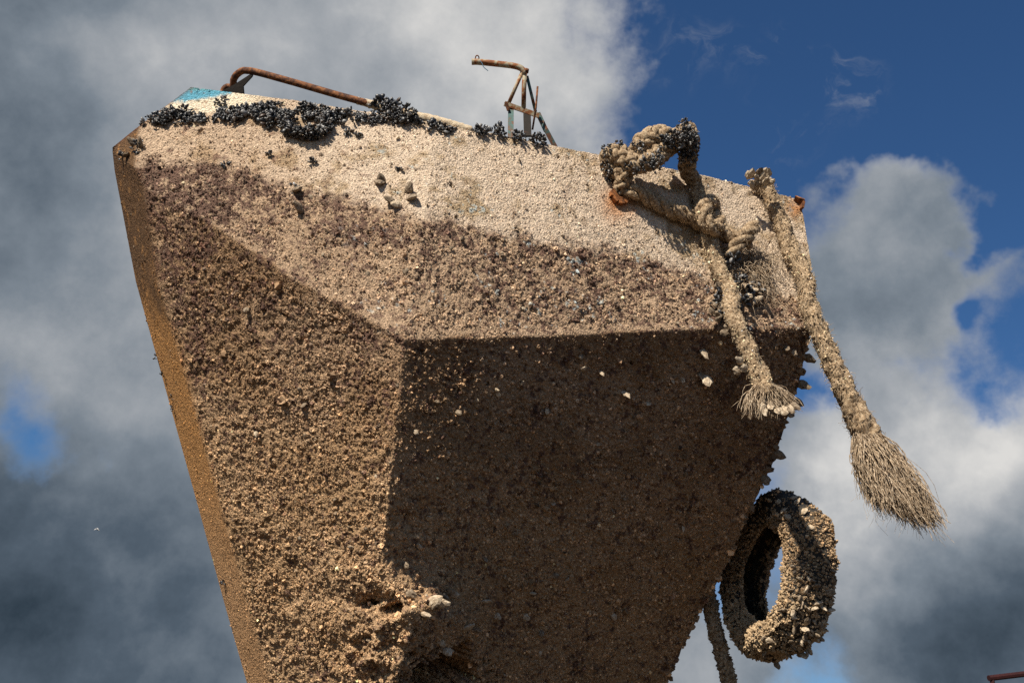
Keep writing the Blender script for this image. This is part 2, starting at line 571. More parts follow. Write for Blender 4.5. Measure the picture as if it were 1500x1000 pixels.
def growth_tint(x, y, P, stem_w, below_w, paint_w, sunlit_mid_w):
    """colours of the growth and the paint left under it, with sunlit lightening painted in (linear)"""
    n1 = fbm(P, 7.0, 4, .55, 101)
    n2 = fbm(P, 26.0, 3, .6, 131)
    n3 = fbm(P, 3.2, 3, .5, 151)
    n4 = fbm(P, 48.0, 2, .6, 171)
    cream = np.array([.56, .445, .335])
    cream2 = np.array([.36, .265, .165])
    tan = np.array([.37, .245, .15])
    olive = np.array([.29, .18, .10])
    purple = np.array([.085, .042, .034])
    orange = np.array([.36, .18, .06])
    umber = np.array([.10, .052, .022])
    L = lambda a, b, t: a + (b - a) * t[..., None]
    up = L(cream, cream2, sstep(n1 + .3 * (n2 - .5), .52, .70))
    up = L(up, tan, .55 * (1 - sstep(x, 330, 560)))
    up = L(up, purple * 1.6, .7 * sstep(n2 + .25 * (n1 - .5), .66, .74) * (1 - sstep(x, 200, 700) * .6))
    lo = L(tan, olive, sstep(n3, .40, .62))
    lo = L(lo * .90, np.array([.42, .27, .145]), .60 * sstep(y - .3 * x, 330, 640))  # glow of the sun-facing lower left put into the growth colour
    lo = L(lo, np.array([.41, .295, .20]), .7 * sunlit_mid_w)  # paler mid-plate growth, its sunlit lightness above the crease painted in
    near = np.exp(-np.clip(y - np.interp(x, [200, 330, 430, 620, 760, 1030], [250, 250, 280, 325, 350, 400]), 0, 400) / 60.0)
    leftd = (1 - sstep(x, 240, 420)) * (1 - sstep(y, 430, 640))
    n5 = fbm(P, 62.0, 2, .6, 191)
    pt = sstep(n2 * .36 + n1 * .22 + n5 * .42 + .11 * near + .08 * leftd - .035 * sstep(y, 480, 800) * (1 - sstep(x, 480, 620)) + .004 - .012 * sunlit_mid_w * sstep(x, 420, 620), .535, .625)
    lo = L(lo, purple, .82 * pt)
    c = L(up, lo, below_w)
    specks = sstep(n4 * .5 + n1 * .5, .675, .70) * sstep(x, 450, 600) * (1 - sstep(y, 470, 500))
    c = L(c, np.array([.40, .50, .52]), .55 * specks)
    # stem plate: rust-brown, brighter orange low down
    st = L(umber, orange, sstep(y + 160 * (n1 - .5), 380, 520))
    st = L(st, orange * 1.1, .6 * sstep(n2, .6, .75))
    st = L(st, tan, .5 * sstep(y, 620, 900))
    c = L(c, st, stem_w * .95)
    # what is left of the paint at the bow: blue band over off-white
    line = np.interp(x, [230, 258, 285, 315, 338, 350], [150, 149, 147, 141, 137, 130])
    white = np.array([.70, .60, .45])
    blue = np.array([.10, .31, .42])
    pc = L(np.broadcast_to(blue, c.shape), white, sstep(y + 8 * (n4 - .5) + 5 * (n2 - .5), line - 3, line + 4))
    pc = L(pc, np.array([.20, .085, .035]), .7 * sstep(n4 * .6 + n2 * .4, .63, .70))
    teal = np.array([.10, .25, .27])
    pc = L(pc, teal, sstep(y, 138, 130) if False else (1 - sstep(y, 130, 135)))
    c = L(c, pc, paint_w)
    # rusty rim along the bow edge
    rim = np.exp(-np.abs((y - np.interp(x, [165, 205, 280], [216, 184, 128]))) / 3.0) * (x < 283)
    c = L(c, np.array([.10, .04, .02]), .8 * rim)
    # rust bleeding from the hawse eye and the aft corner
    r1 = np.exp(-(((x - 905) / 22) ** 2 + ((y - 298) / 24) ** 2)) + .8 * np.exp(-(((x - 1165) / 12) ** 2 + ((y - 303) / 14) ** 2))
    c = L(c, np.array([.42, .16, .04]), np.clip(r1 * (.4 + n2), 0, .85))
    return np.clip(c, .01, .9)


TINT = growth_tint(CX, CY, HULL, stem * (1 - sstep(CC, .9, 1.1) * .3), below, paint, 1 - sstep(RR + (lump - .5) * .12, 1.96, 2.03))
idx = np.arange(NR * NC).reshape(NR, NC)
quads = np.stack([idx[:-1, :-1], idx[1:, :-1], idx[1:, 1:], idx[:-1, 1:]], -1).reshape(-1, 4)

base_pt = np.array([-0.2, 6.0, 0.0])
boat = empty('fishing_boat', base_pt, 'big barnacle-crusted steel fishing boat hull seen from below its bow', 'boat')
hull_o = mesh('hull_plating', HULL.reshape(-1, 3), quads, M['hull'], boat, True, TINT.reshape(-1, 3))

# lower hull down to the ground, flanks and stern (coarser)
AFT = np.array([0.0, 6.5, 0.0])


def coarse(name, P, seed, tint=None):
    nr, nc = P.shape[:2]
    n = grid_normals(P)
    f = P.reshape(-1, 3)
    d = (fbm(f, 9, 3, .55, seed) - .5).reshape(nr, nc) * .03
    d = d * sstep(np.minimum(np.arange(nc), nc - 1 - np.arange(nc)), 0, 8)[None]
    d[0] = d[-1] = 0
    P = P + n * d[..., None]
    ix = np.arange(nr * nc).reshape(nr, nc)
    q = np.stack([ix[:-1, :-1], ix[1:, :-1], ix[1:, 1:], ix[:-1, 1:]], -1).reshape(-1, 4)
    n1 = fbm(f, 8, 4, .55, seed + 5)
    c = np.array([.29, .21, .13]) + (np.array([.09, .055, .045]) - np.array([.29, .21, .13])) * (sstep(n1, .52, .66) * .8)[:, None]
    return mesh(name, P.reshape(-1, 3), q, M['hull'], boat, True, c)


low0 = HULL[-1, ::6]
low0 = np.vstack([low0, HULL[-1, -1:]]) if (NC - 1) % 6 else low0
k = np.linspace(0, 1, 46)[:, None, None]
foot = low0.copy()
foot[:, 0] = -.35 + (foot[:, 0] + .35) * .55
foot[:, 1] = foot[:, 1] + .75 + .25 * np.abs(foot[:, 0])
foot[:, 2] = -.02
coarse('lower_hull_plating', low0[None] * (1 - k) + foot[None] * k, 5)
colL = np.vstack([HULL[::6, 0], HULL[-1:, 0], foot[:1]])
colR = np.vstack([HULL[::6, -1], HULL[-1:, -1], foot[-1:]])
ka = np.linspace(0, 1, 110)[None, :, None]
endL = colL + AFT + np.array([.7, 0, -.15])
endR = colR + AFT + np.array([-.4, 0, -.15])
bulge = lambda s: np.sin(ka * math.pi) * np.array([s * .25, 0, 0])
coarse('flank_plating', colL[:, None] * (1 - ka) + endL[:, None] * ka + bulge(0.0), 9)
coarse('flank_plating', colR[:, None] * (1 - ka) + endR[:, None] * ka + bulge(0.0), 12)
kt = np.linspace(0, 1, 40)[None, :, None]
nL = min(len(endL), len(endR))
coarse('stern_plating', endL[:nL, None] * (1 - kt) + endR[:nL, None] * kt, 15)
# deck, a hand below the sheer, and the rolled rim bar along the sheer
sheer = HULL[0, int(np.searchsorted(ci, 1.3))::8]
deck_front = sheer - np.array([0, 0, .12]) + np.array([0, .05, 0])
dk = np.linspace(0, 1, 20)[:, None, None]
ends = endL[0][None] + (endR[0] - endL[0])[None] * np.linspace(0, 1, len(sheer))[:, None] - np.array([0, .05, .12])
DP = deck_front[None] * (1 - dk) + ends[None] * dk
ix = np.arange(DP.shape[0] * DP.shape[1]).reshape(DP.shape[:2])
mesh('deck', DP.reshape(-1, 3), np.stack([ix[:-1, :-1], ix[:-1, 1:], ix[1:, 1:], ix[1:, :-1]], -1).reshape(-1, 4), M['deck'], boat)
rim_path = HULL[0, int(np.searchsorted(ci, .6))::5] + np.array([0, .022, -.012])
MB().tube(rim_path, .016, 7).build('sheer_rim', M['deck'], boat, True)

# ------------------------------------------------------------------ places on the hull
_cx, _cy = CX.ravel(), CY.ravel()
_hp, _hn = HULL.reshape(-1, 3), HN.reshape(-1, 3)


def on_hull(x, y, lift=0.0):
    i = np.argmin((_cx - x) ** 2 + (_cy - y) ** 2)
    return _hp[i] + _hn[i] * lift, _hn[i]


# ------------------------------------------------------------------ small shells used by the crusts
PROTO = bpy.data.collections.new('shell_shapes')


def proto(coll, name, V, F, mat, smooth=False):
    me = bpy.data.meshes.new(name)
    me.from_pydata([tuple(v) for v in V], [], F)
    me.update()
    me.materials.append(mat)
    if smooth:
        me.shade_smooth()
    o = bpy.data.objects.new(name, me)
    coll.objects.link(o)
    return o


def barnacle(seed, h, top, seg=7):
    r = np.random.default_rng(seed)
    V, F = [], []
    for ring, (rad, z) in enumerate(((.55, -.12), (.46, .12 * h), (top, h), (top * .62, h * .93), (top * .35, h * .45))):
        for k in range(seg):
            a = 2 * math.pi * (k + .15 * r.normal()) / seg
            q = rad * (1 + .16 * r.normal())
            V.append((q * math.cos(a), q * math.sin(a), z + (.10 * r.normal() if ring in (2, 3) else .02 * r.normal())))
    for i in range(4):
        for k in range(seg):
            F.append((i * seg + k, i * seg + (k + 1) % seg, (i + 1) * seg + (k + 1) % seg, (i + 1) * seg + k))
    F.append(tuple(4 * seg + k for k in range(seg)))
    return V, F


def chunk(seed, flat=.6):
    r = np.random.default_rng(seed)
    t = (1 + 5 ** .5) / 2
    V = np.array([(-1, t, 0), (1, t, 0), (-1, -t, 0), (1, -t, 0), (0, -1, t), (0, 1, t), (0, -1, -t), (0, 1, -t), (t, 0, -1), (t, 0, 1), (-t, 0, -1), (-t, 0, 1)], float)
    V = unit(V) * (.42 * (1 + .28 * r.normal(size=(12, 1))))
    V[:, 2] *= flat
    F = [(0, 11, 5), (0, 5, 1), (0, 1, 7), (0, 7, 10), (0, 10, 11), (1, 5, 9), (5, 11, 4), (11, 10, 2), (10, 7, 6), (7, 1, 8), (3, 9, 4), (3, 4, 2), (3, 2, 6), (3, 6, 8), (3, 8, 9), (4, 9, 5), (2, 4, 11), (6, 2, 10), (8, 6, 7), (9, 8, 1)]
    return V, F


def flake(seed):
    """broken plate standing on edge"""
    r = np.random.default_rng(seed)
    P = [(-.30, 0, -.1), (.28, .04, -.1), (.36, .1, .3), (.05, .16, .62), (-.28, .08, .42)]
    P = np.array(P) + r.normal(size=(5, 3)) * .06
    Q = P + np.array([0, .09, 0])
    V = np.vstack([P, Q])
    F = [(4, 3, 2, 1, 0), (5, 6, 7, 8, 9)] + [(k, (k + 1) % 5, 5 + (k + 1) % 5, 5 + k) for k in range(5)]
    return V, F


protos = [barnacle(1, .55, .30), barnacle(2, .75, .26), barnacle(3, .40, .33, 6), chunk(4), chunk(5, .9), flake(6), flake(7), chunk(8, .5)]
for q, (V, F) in enumerate(protos):
    proto(PROTO, 'crust_piece_%d' % q, V, F, M['crust'])
MUSS = bpy.data.collections.new('mussel_shapes')


def mussel(seed):
    r = np.random.default_rng(seed)
    V, F = [], []
    rings = [(.0, .03, .03), (.12, .12, .13), (.35, .20, .19), (.62, .25, .20), (.85, .20, .14), (1.0, .07, .04)]
    seg = 8
    bend = .08 + .05 * r.random()
    for z, w, d in rings:
        for k in range(seg):
            a = 2 * math.pi * k / seg
            dd = d * (1 if abs(math.sin(a)) > .01 else 1)
            V.append((w * math.cos(a) + bend * math.sin(z * 3), dd * math.sin(a) * (1 - .35 * abs(math.cos(a))), z - .15))
    for i in range(5):
        for k in range(seg):
            F.append((i * seg + k, i * seg + (k + 1) % seg, (i + 1) * seg + (k + 1) % seg, (i + 1) * seg + k))
    F.append(tuple(5 * seg + k for k in range(seg)))
    F.append(tuple(range(seg))[::-1])
    return V, F


for q in range(3):
    proto(MUSS, 'mussel_piece_%d' % q, *mussel(q), M['mussel'], True)


def scatter_group(name, coll):
    ng = bpy.data.node_groups.new(name, 'GeometryNodeTree')
    ng.interface.new_socket('Geometry', in_out='INPUT', socket_type='NodeSocketGeometry')
    ng.interface.new_socket('Geometry', in_out='OUTPUT', socket_type='NodeSocketGeometry')
    gi, go = ng.nodes.new('NodeGroupInput'), ng.nodes.new('NodeGroupOutput')
    iop = ng.nodes.new('GeometryNodeInstanceOnPoints')
    cinf = ng.nodes.new('GeometryNodeCollectionInfo')
    cinf.inputs['Collection'].default_value = coll
    cinf.inputs['Separate Children'].default_value = True
    cinf.inputs['Reset Children'].default_value = True

    def named(nm, dt):
        n = ng.nodes.new('GeometryNodeInputNamedAttribute')
        n.data_type = dt
        n.inputs['Name'].default_value = nm
        return n.outputs['Attribute']
    L = ng.links.new
    L(gi.outputs[0], iop.inputs['Points'])
    L(cinf.outputs[0], iop.inputs['Instance'])
    iop.inputs['Pick Instance'].default_value = True
    L(named('pick', 'INT'), iop.inputs['Instance Index'])
    L(named('rot', 'FLOAT_VECTOR'), iop.inputs['Rotation'])
    L(named('scl', 'FLOAT_VECTOR'), iop.inputs['Scale'])
    L(iop.outputs[0], go.inputs[0])
    return ng


NG_CRUST = scatter_group('crust_scatter', PROTO)
NG_MUSS = scatter_group('mussel_scatter', MUSS)


def scatter(name, parent, P, N, size, tint, ng, npick, tilt=.35, squash=None, pick=None):
    n = len(P)
    z = unit(N + RNG.normal(size=(n, 3)) * tilt)
    x = unit(np.cross(RNG.normal(size=(n, 3)), z))
    y = np.cross(z, x)
    rot = np.stack([np.arctan2(y[:, 2], z[:, 2]), np.arcsin(np.clip(-x[:, 2], -1, 1)), np.arctan2(x[:, 1], x[:, 0])], -1)
    me = bpy.data.meshes.new(name)
    me.vertices.add(n)
    me.vertices.foreach_set('co', (P - ORI[parent.name]).astype(np.float32).ravel())
    s3 = np.repeat(np.asarray(size)[:, None], 3, 1)
    if squash is not None:
        s3 = s3 * squash
    for nm, dt, key, val in (('rot', 'FLOAT_VECTOR', 'vector', rot), ('scl', 'FLOAT_VECTOR', 'vector', s3)):
        a = me.attributes.new(nm, dt, 'POINT')
        a.data.foreach_set(key, val.astype(np.float32).ravel())
    a = me.attributes.new('pick', 'INT', 'POINT')
    a.data.foreach_set('value', (RNG.integers(0, npick, n) if pick is None else pick).astype(np.int32))
    a = me.attributes.new('tint', 'FLOAT_COLOR', 'POINT')
    c4 = np.ones((n, 4), np.float32)
    c4[:, :3] = np.clip(tint, .004, .95)
    a.data.foreach_set('color', c4.ravel())
    me.update()
    o = link(name, me, None, parent)
    md = o.modifiers.new('scatter', 'NODES')
    md.node_group = ng
    return tag(o, None, None, None, 'stuff')


def grid_sample(n, weight):
    """n random places on the hull grid by area and weight"""
    e1 = np.linalg.norm(HULL[1:, :-1] - HULL[:-1, :-1], axis=-1)
    e2 = np.linalg.norm(HULL[:-1, 1:] - HULL[:-1, :-1], axis=-1)
    w = (e1 * e2 * weight[:-1, :-1]).ravel()
    f = RNG.choice(len(w), size=n, p=w / w.sum())
    i, j = f // (NC - 1), f % (NC - 1)
    a, b = RNG.random((n, 1)), RNG.random((n, 1))
    lerp = lambda A: (A[i, j] * (1 - a) * (1 - b) + A[i + 1, j] * a * (1 - b) + A[i, j + 1] * (1 - a) * b + A[i + 1, j + 1] * a * b)
    return lerp(HULL), unit(lerp(HN)), i, j


# ------------------------------------------------------------------ barnacle crust on the hull
patch = fbm(fl, 11.0, 3, .6, 201).reshape(NR, NC)
wgt = (0.35 + 1.1 * sstep(patch, .3, .6)) * (1 - .93 * paint) * (1 - .72 * stem)
wgt = wgt * (.75 + .5 * below)
NCR = 480000
P, N, gi_, gj_ = grid_sample(NCR, wgt)
bl = below[gi_, gj_] * (1 - .9 * chine[gi_, gj_])
st_ = stem[gi_, gj_]
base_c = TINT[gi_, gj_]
size = np.exp(RNG.normal(math.log(.0066), .40, NCR)) * (.88 + .22 * bl) * (1 - .45 * st_)
size *= .75 + .6 * patch[gi_, gj_]
var = np.exp(RNG.normal(-.03, 1, NCR) * (.30 + .08 * bl))[:, None]
pale = (RNG.random(NCR) < .13)[:, None]
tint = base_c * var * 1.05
tint = np.where(pale, tint * .7 + np.array([.30, .24, .17]) * .5, tint)
size = np.clip(size, .004, .034)
sqz = np.ones((NCR, 3))
sqz[:, 2] = .55 + .25 * RNG.random(NCR)
scatter('barnacle_crust', boat, P, N, size, tint, NG_CRUST, 8, .24, sqz)
# coarser lumps, growing thick low on the bow and along the edges
w2 = (1 - paint) * (1 - stem) * (1 - .9 * chine) * (.12 + below) * sstep(patch, .42, .62) * (1 + 2.5 * gs(560, 930, 130, 80)) + 9.0 * sstep(CC, 6.95, 6.99) * sstep(RR, 1.0, 2.0)
P, N, gi_, gj_ = grid_sample(6000, w2)
tint = TINT[gi_, gj_] * np.exp(RNG.normal(0, .45, 6000))[:, None]
scatter('barnacle_clumps', boat, P, N, np.clip(np.exp(RNG.normal(math.log(.015), .38, 6000)) * (1 + 1.1 * sstep(CC[gi_, gj_], 6.93, 6.98)), .008, .06), tint, NG_CRUST, 8, .5)

# ------------------------------------------------------------------ mussels along the sheer
xs = [200, 215, 240, 262, 285, 305, 330, 360, 395, 430, 470, 520, 550, 600, 640, 668, 690, 705, 730, 742]
yt = [188, 182, 165, 162, 170, 172, 162, 158, 154, 156, 162, 167, 168, 174, 184, 192, 195, 194, 196, 199]
yb = [187, 185, 183, 180, 179, 178, 181, 178, 176, 178, 180, 180, 179, 183, 193, 195, 195, 200, 205, 203]
nz = vnoise(np.stack([CX, CY, CX * 0], -1), .055, 9) - .5
nz2 = vnoise(np.stack([CX, CY, CX * 0], -1), .12, 19) - .5
inb = sstep(CY, np.interp(CX, xs, yt) - 3 + nz * 6, np.interp(CX, xs, yt) + 1 + nz * 6) * (1 - sstep(CY + nz * 16 + nz2 * 12, np.interp(CX, xs, yb) - 3, np.interp(CX, xs, yb) + 2)) * (CX > 200) * (CX < 742)
inb = inb * sstep(nz + nz2 + .5, .20, .34)
inb = inb * (1 - .8 * ((CX > 672) & (CX < 700)))
P, N, gi_, gj_ = grid_sample(3800, inb + 1e-9)
ht = (vnoise(P, 9, 41) ** 1.5) * .040
P = P + N * (RNG.random(3800) * ht)[:, None] + np.array([0, 0, 1]) * (RNG.random(3800) * ht * .4)[:, None]


def mcol(n, rust=0.0):
    c = np.array([.013, .014, .017])[None] * np.exp(RNG.normal(0, .4, n))[:, None]
    grey = RNG.random(n) < .24
    c[grey] = np.array([.17, .165, .16]) * np.exp(RNG.normal(0, .35, (grey.sum(), 1)))
    brown = RNG.random(n) < .10
    c[brown] = np.array([.05, .03, .018])
    return c


SQ = lambda n: np.stack([np.full(n, 1.15), np.full(n, 1.0), np.ones(n) * .85], -1)
scatter('mussel_bed', boat, P, N, np.exp(RNG.normal(math.log(.0205), .36, 3800)), mcol(3800), NG_MUSS, 3, .95, SQ(3800))


def mussel_clump(x, y, rad, n, parent=boat, name='mussel_clump', hollow=False, size=.034, centre=None, nrm=None, col=None, squash=1.0):
    c, nn = on_hull(x, y, 0.0) if centre is None else (np.asarray(centre), unit(nrm))
    d = unit(RNG.normal(size=(n, 3)) + nn * .55)
    pos = c + d * rad * (RNG.random((n, 1)) ** .4) * np.array([1, 1, squash])
    if hollow:
        e1 = unit(np.cross(nn, [0, 0, 1]))
        e2 = np.cross(nn, e1)
        th = RNG.random(n) * 2 * math.pi
        th = np.where(np.sin(th) * np.sign(e2[2]) > .75, th + math.pi, th)
        ro = rad * (.60 + .45 * RNG.random(n))
        pos = c + e1 * (ro * np.cos(th) * 1.15)[:, None] + e2 * (ro * np.sin(th) * .78)[:, None] + nn * (rad * .55 * RNG.random(n))[:, None]
        d = unit(pos - c + nn * .05 + RNG.normal(size=(n, 3)) * .03)
    return scatter(name, parent, pos, d, np.exp(RNG.normal(math.log(size), .25, n)), mcol(n) if col is None else col(n), NG_MUSS, 3, .45, SQ(n))


mussel_clump(447, 188, .115, 900, hollow=True, size=.023)
mussel_clump(397, 181, .040, 60)
for x, y, r_, n_ in ((703, 191, .05, 70), (729, 194, .06, 90), (760, 193, .055, 80), (786, 199, .06, 90), (512, 192, .02, 22), (524, 195, .02, 18), (595, 168, .085, 150), (575, 162, .07, 120),
                     (395, 224, .02, 14), (457, 236, .022, 18), (330, 240, .02, 14), (585, 247, .016, 10), (203, 214, .05, 26), (181, 225, .03, 12), (270, 164, .05, 50), (323, 150, .035, 26), (328, 141, .02, 9),
                     (430, 272, .03, 14), (445, 160, .06, 100)):
    mussel_clump(x, y + 3, r_ * .8, int(n_ * 1.0), size=.022)
mussel_clump(0, 0, .05, 60, centre=at(556, 158, 5.47), nrm=(0, -1, .4))
mussel_clump(0, 0, .05, 60, centre=at(572, 160, 5.46), nrm=(0, -1, .4))
# little black mussels along the left edge
for x, y, n_ in ((228, 521, 8), (237, 548, 6), (249, 582, 8), (252, 598, 7), (326, 850, 9)):
    mussel_clump(x + 3, y, .016, n_, size=.016)

# ------------------------------------------------------------------ single oyster shells that stand out
OY = []


def oyster_mesh(seed, L=1.0):
    r = np.random.default_rng(seed)
    n, V, F = 11, [], []
    th = np.linspace(0, 2 * math.pi, n, endpoint=False)
    rad = 1 + .13 * r.normal(size=n)
    for z, k in ((.04, 1.0), (.20, .72), (.28, .30)):
        for t, q in zip(th, rad):
            V.append((.36 * k * q * math.cos(t), .5 * k * q * math.sin(t) + .5 - .12 * (1 - k), z * .6 + .03 * r.normal() * k))
    V += [(v[0] * .93, v[1] * .93 + .03, -v[2] * .8 - .02) for v in V[:]]
    m = 3 * n
    for o_ in (0, m):
        for i in range(2):
            for k_ in range(n):
                f = (o_ + i * n + k_, o_ + i * n + (k_ + 1) % n, o_ + (i + 1) * n + (k_ + 1) % n, o_ + (i + 1) * n + k_)
                F.append(f if o_ == 0 else f[::-1])
        cap = tuple(o_ + 2 * n + k_ for k_ in range(n))
        F.append(cap if o_ == 0 else cap[::-1])
    for k_ in range(n):
        F.append((k_, m + k_, m + (k_ + 1) % n, (k_ + 1) % n))
    me = bpy.data.meshes.new('oyster_shell')
    me.from_pydata(V, [], F)
    me.update()
    return me


for q in range(4):
    OY.append(oyster_mesh(40 + q))


def oyster(p, n, size, grow, parent, mat='oyster', name='oyster_shell'):
    """a shell at p on a surface facing n, its free edge pointing along grow"""
    yv = unit(np.asarray(grow, float) + RNG.normal(size=3) * .12)
    zv = unit(n - yv * np.dot(n, yv) + RNG.normal(size=3) * .05)
    xv = np.cross(yv, zv)
    me = OY[RNG.integers(0, 4)]
    o = bpy.data.objects.new(name, me)
    COL.objects.link(o)
    o.parent = parent
    q = np.asarray(p) - ORI[parent.name]
    o.matrix_local = Matrix([[xv[i] * size, yv[i] * size, zv[i] * size, q[i]] for i in range(3)] + [[0, 0, 0, 1]])
    if len(me.materials) == 0:
        me.materials.append(M[mat])
    o.material_slots[0].link = 'OBJECT'
    o.material_slots[0].material = M[mat]
    ORI[o.name] = ORI[parent.name]
    return o


UPV = np.array([0, 0, 1.0])
for x, y, s, gx, gn, gz, mt in ((557, 262, .085, .1, .6, -.6, 'oyster'), (560, 272, .075, -.1, .5, .5, 'oyster'), (580, 296, .085, -.8, .6, -.2, 'oyster'), (588, 297, .08, -.5, .7, -.6, 'oyster_pale'),
                                (600, 288, .085, .5, .8, -.3, 'oyster'), (597, 284, .07, .2, .9, .5, 'oyster'), (432, 276, .075, .5, .9, -.5, 'oyster'), (444, 308, .085, -.3, 1, -.1, 'oyster'),
                                (205, 216, .07, .2, .7, .3, 'oyster'), (198, 211, .06, -.3, .8, .3, 'oyster'), (187, 226, .055, .2, .8, -.4, 'oyster'), (545, 350, .05, 0, .8, .3, 'oyster_pale'),
                                (1030, 512, .075, .3, .7, -.9, 'oyster_pale'), (1033, 548, .09, .3, .7, -1.1, 'oyster_pale'), (1028, 545, .06, -.1, .7, -.8, 'oyster'), (915, 573, .075, 0, 1.0, -.8, 'oyster_pale'),
                                (985, 556, .04, 0, 1, -.3, 'oyster_pale'), (998, 556, .04, .2, 1, -.2, 'oyster_pale'), (947, 590, .05, .3, 1, -.7, 'oyster_pale'), (1150, 510, .06, .6, 1, -.4, 'oyster'),
                                (1160, 515, .05, .6, 1, -.6, 'oyster_pale'), (653, 868, .06, .3, 1, .3, 'oyster'), (660, 871, .055, .5, 1, 0, 'oyster_pale'), (725, 900, .05, .6, 1, -.2, 'oyster_pale'), (776, 870, .05, .2, 1, .4, 'oyster_pale'),
                                (766, 905, .055, .2, 1, .2, 'oyster_pale'), (680, 922, .075, -.2, 1, .5, 'oyster_pale'), (692, 925, .06, .3, 1, .4, 'oyster'), (708, 882, .06, .3, 1, .3, 'oyster_pale'), (648, 955, .075, .4, 1, .4, 'oyster_pale'), (632, 975, .06, .6, 1, .2, 'oyster_pale'),
                                (596, 872, .06, .4, 1, .3, 'oyster'), (612, 890, .085, .5, 1, .2, 'oyster_pale'), (628, 886, .09, .8, .9, .2, 'oyster_pale'), (620, 897, .075, .3, 1, -.3, 'oyster_pale'), (640, 883, .07, .9, .7, .2, 'oyster_pale'), (790, 925, .05, .5, 1, -.1, 'oyster'),
                                (1180, 522, .075, 1, .3, -.3, 'oyster'), (1172, 560, .085, 1, .3, -.4, 'oyster'), (1166, 585, .07, 1, .3, -.5, 'oyster'), (1133, 662, .085, 1, .3, -.6, 'oyster'), (1118, 695, .075, .6, .3, -1, 'oyster'), (1152, 600, .07, .8, .5, -.7, 'oyster'),
                                (446, 590, .05, .2, .7, -.3, 'oyster'), (640, 590, .05, .4, 1, .1, 'oyster'), (820, 620, .04, .4, 1, -.2, 'oyster'), (700, 700, .045, .3, 1, .2, 'oyster'), (625, 760, .05, .3, 1, .2, 'oyster_pale'), (610, 800, .05, .3, 1, .2, 'oyster_pale'), (590, 830, .05, .3, 1, .1, 'oyster')):
    p, n = on_hull(x, y, -.012)
    oyster(p, n, s, np.array([gx, 0, gz]) + n * gn, boat, mt)
for x, y, s in zip(RNG.uniform(600, 1090, 46), RNG.uniform(505, 960, 46), RNG.uniform(.022, .048, 46)):
    if x > 1190 - .42 * (y - 480) - 40:
        continue
    p, n = on_hull(x, y, -.006)
    oyster(p, n, s, n * .8 + RNG.normal(size=3) * .6, boat, 'oyster_pale' if RNG.random() < .45 else 'oyster')
for x, y, s in zip(RNG.uniform(280, 1000, 60), RNG.uniform(230, 860, 60), RNG.uniform(.018, .042, 60)):
    if y > 480 and x > 560 or x < 210 + .23 * (y - 200) + 40:
        continue
    p, n = on_hull(x, y, -.004)
    oyster(p, n, s, n * .8 + RNG.normal(size=3) * .6, boat, 'oyster_pale' if RNG.random() < .3 else 'oyster')
# rusted eye plate of the mooring and rusted corner bracket at the aft end
p, n = on_hull(905, 290, .012)
e1 = unit(np.cross(n, UPV))
e2 = np.cross(e1, n)
eye = MB()
for k_ in range(7):
    a_ = k_ / 7 * 2 * math.pi
    q_ = p + e1 * math.cos(a_) * .036 + e2 * math.sin(a_) * .03
    eye.bar(q_ - n * .02, q_ + n * .018, .040, .034, e1 * math.cos(a_) + e2 * math.sin(a_))
eye.build('eye_plate', M['rust_scale'], boat)
b_ = MB()
p, n = on_hull(1166, 296, .012)
b_.bar(p + np.array([-.02, 0, .012]), p + np.array([.035, -.01, -.012]), .045, .012, n).bar(p + np.array([.030, -.01, -.01]), p + np.array([.022, -.01, -.06]), .035, .014, n)
b_.build('corner_bracket', M['rust'], boat)

# ------------------------------------------------------------------ handrail pipe on the bow
hr = tag(MB().tube(spline([at(343, 131, 5.62), at(342, 118, 5.60), at(350, 107, 5.58), at(366, 104, 5.56), at(420, 118, 5.52), at(500, 141, 5.48), at(560, 157, 5.46), at(600, 168, 5.45), at(650, 180, 5.44), at(692, 193, 5.46)], .02), .0195, 14).build('handrail', M['rust'], boat, True))
sleeve_pts = [at(523, 147.5, 5.475), at(560, 157, 5.46), at(600, 168, 5.45), at(650, 180, 5.44), at(690, 192, 5.455)]
gp = MB()
pl = [at(371, 106, 5.545), at(369, 112, 5.545), at(356, 126, 5.55), at(357, 139, 5.55), at(326, 133, 5.56), at(343, 124, 5.555)]
th_ = CAMR @ np.array([0.2, 0, 1.0]) * .012
gp.add(np.array(pl + [q + th_ for q in pl]), [(0, 1, 2, 3, 4, 5), (11, 10, 9, 8, 7, 6)] + [(k, 6 + k, 6 + (k + 1) % 6, (k + 1) % 6) for k in range(6)])
gp.build('gusset_plate', M['dark_steel'], hr)
MB().tube(spline([at(344, 134, 5.64), at(340, 129, 5.64), at(333, 127, 5.64), at(328, 131, 5.64), at(326, 138, 5.64)], .01), .017, 12).build('pipe_stub', M['rust'], hr, True)

# ------------------------------------------------------------------ bent pipe frame standing on the sheer
ZF = 5.62
fr = MB().tube(spline([at(692, 91, ZF), at(700, 91, ZF), at(730, 94, ZF), at(753, 97, ZF), at(764, 101, ZF), at(769, 109, ZF)], .012), .0175, 12).build('davit_arm', M['pale_rust'], boat, True)
MB().tube([at(691, 91, ZF), at(695, 91, ZF)], .0175, 12).build('end_cap', M['pale_rust'], fr)
rp = [at(699 + 2.6 * math.cos(a), 85.5 - 4.0 * math.sin(a), ZF - .005) for a in np.linspace(-.9, math.pi + .9, 14)]
MB().tube(rp, .0035, 6).build('ring', M['rust'], fr, True)
MB().tube(spline([at(703, 89, ZF - .02), at(706, 93, ZF - .02), at(709, 99, ZF - .02), at(715, 104, ZF - .02)], .006), .0025, 5).build('twine', M['string'], fr)
MB().tube([at(769, 103, ZF), at(767.5, 130, ZF), at(767, 158, ZF)], .014, 10).build('davit_post', M['pale_rust'], boat, True)
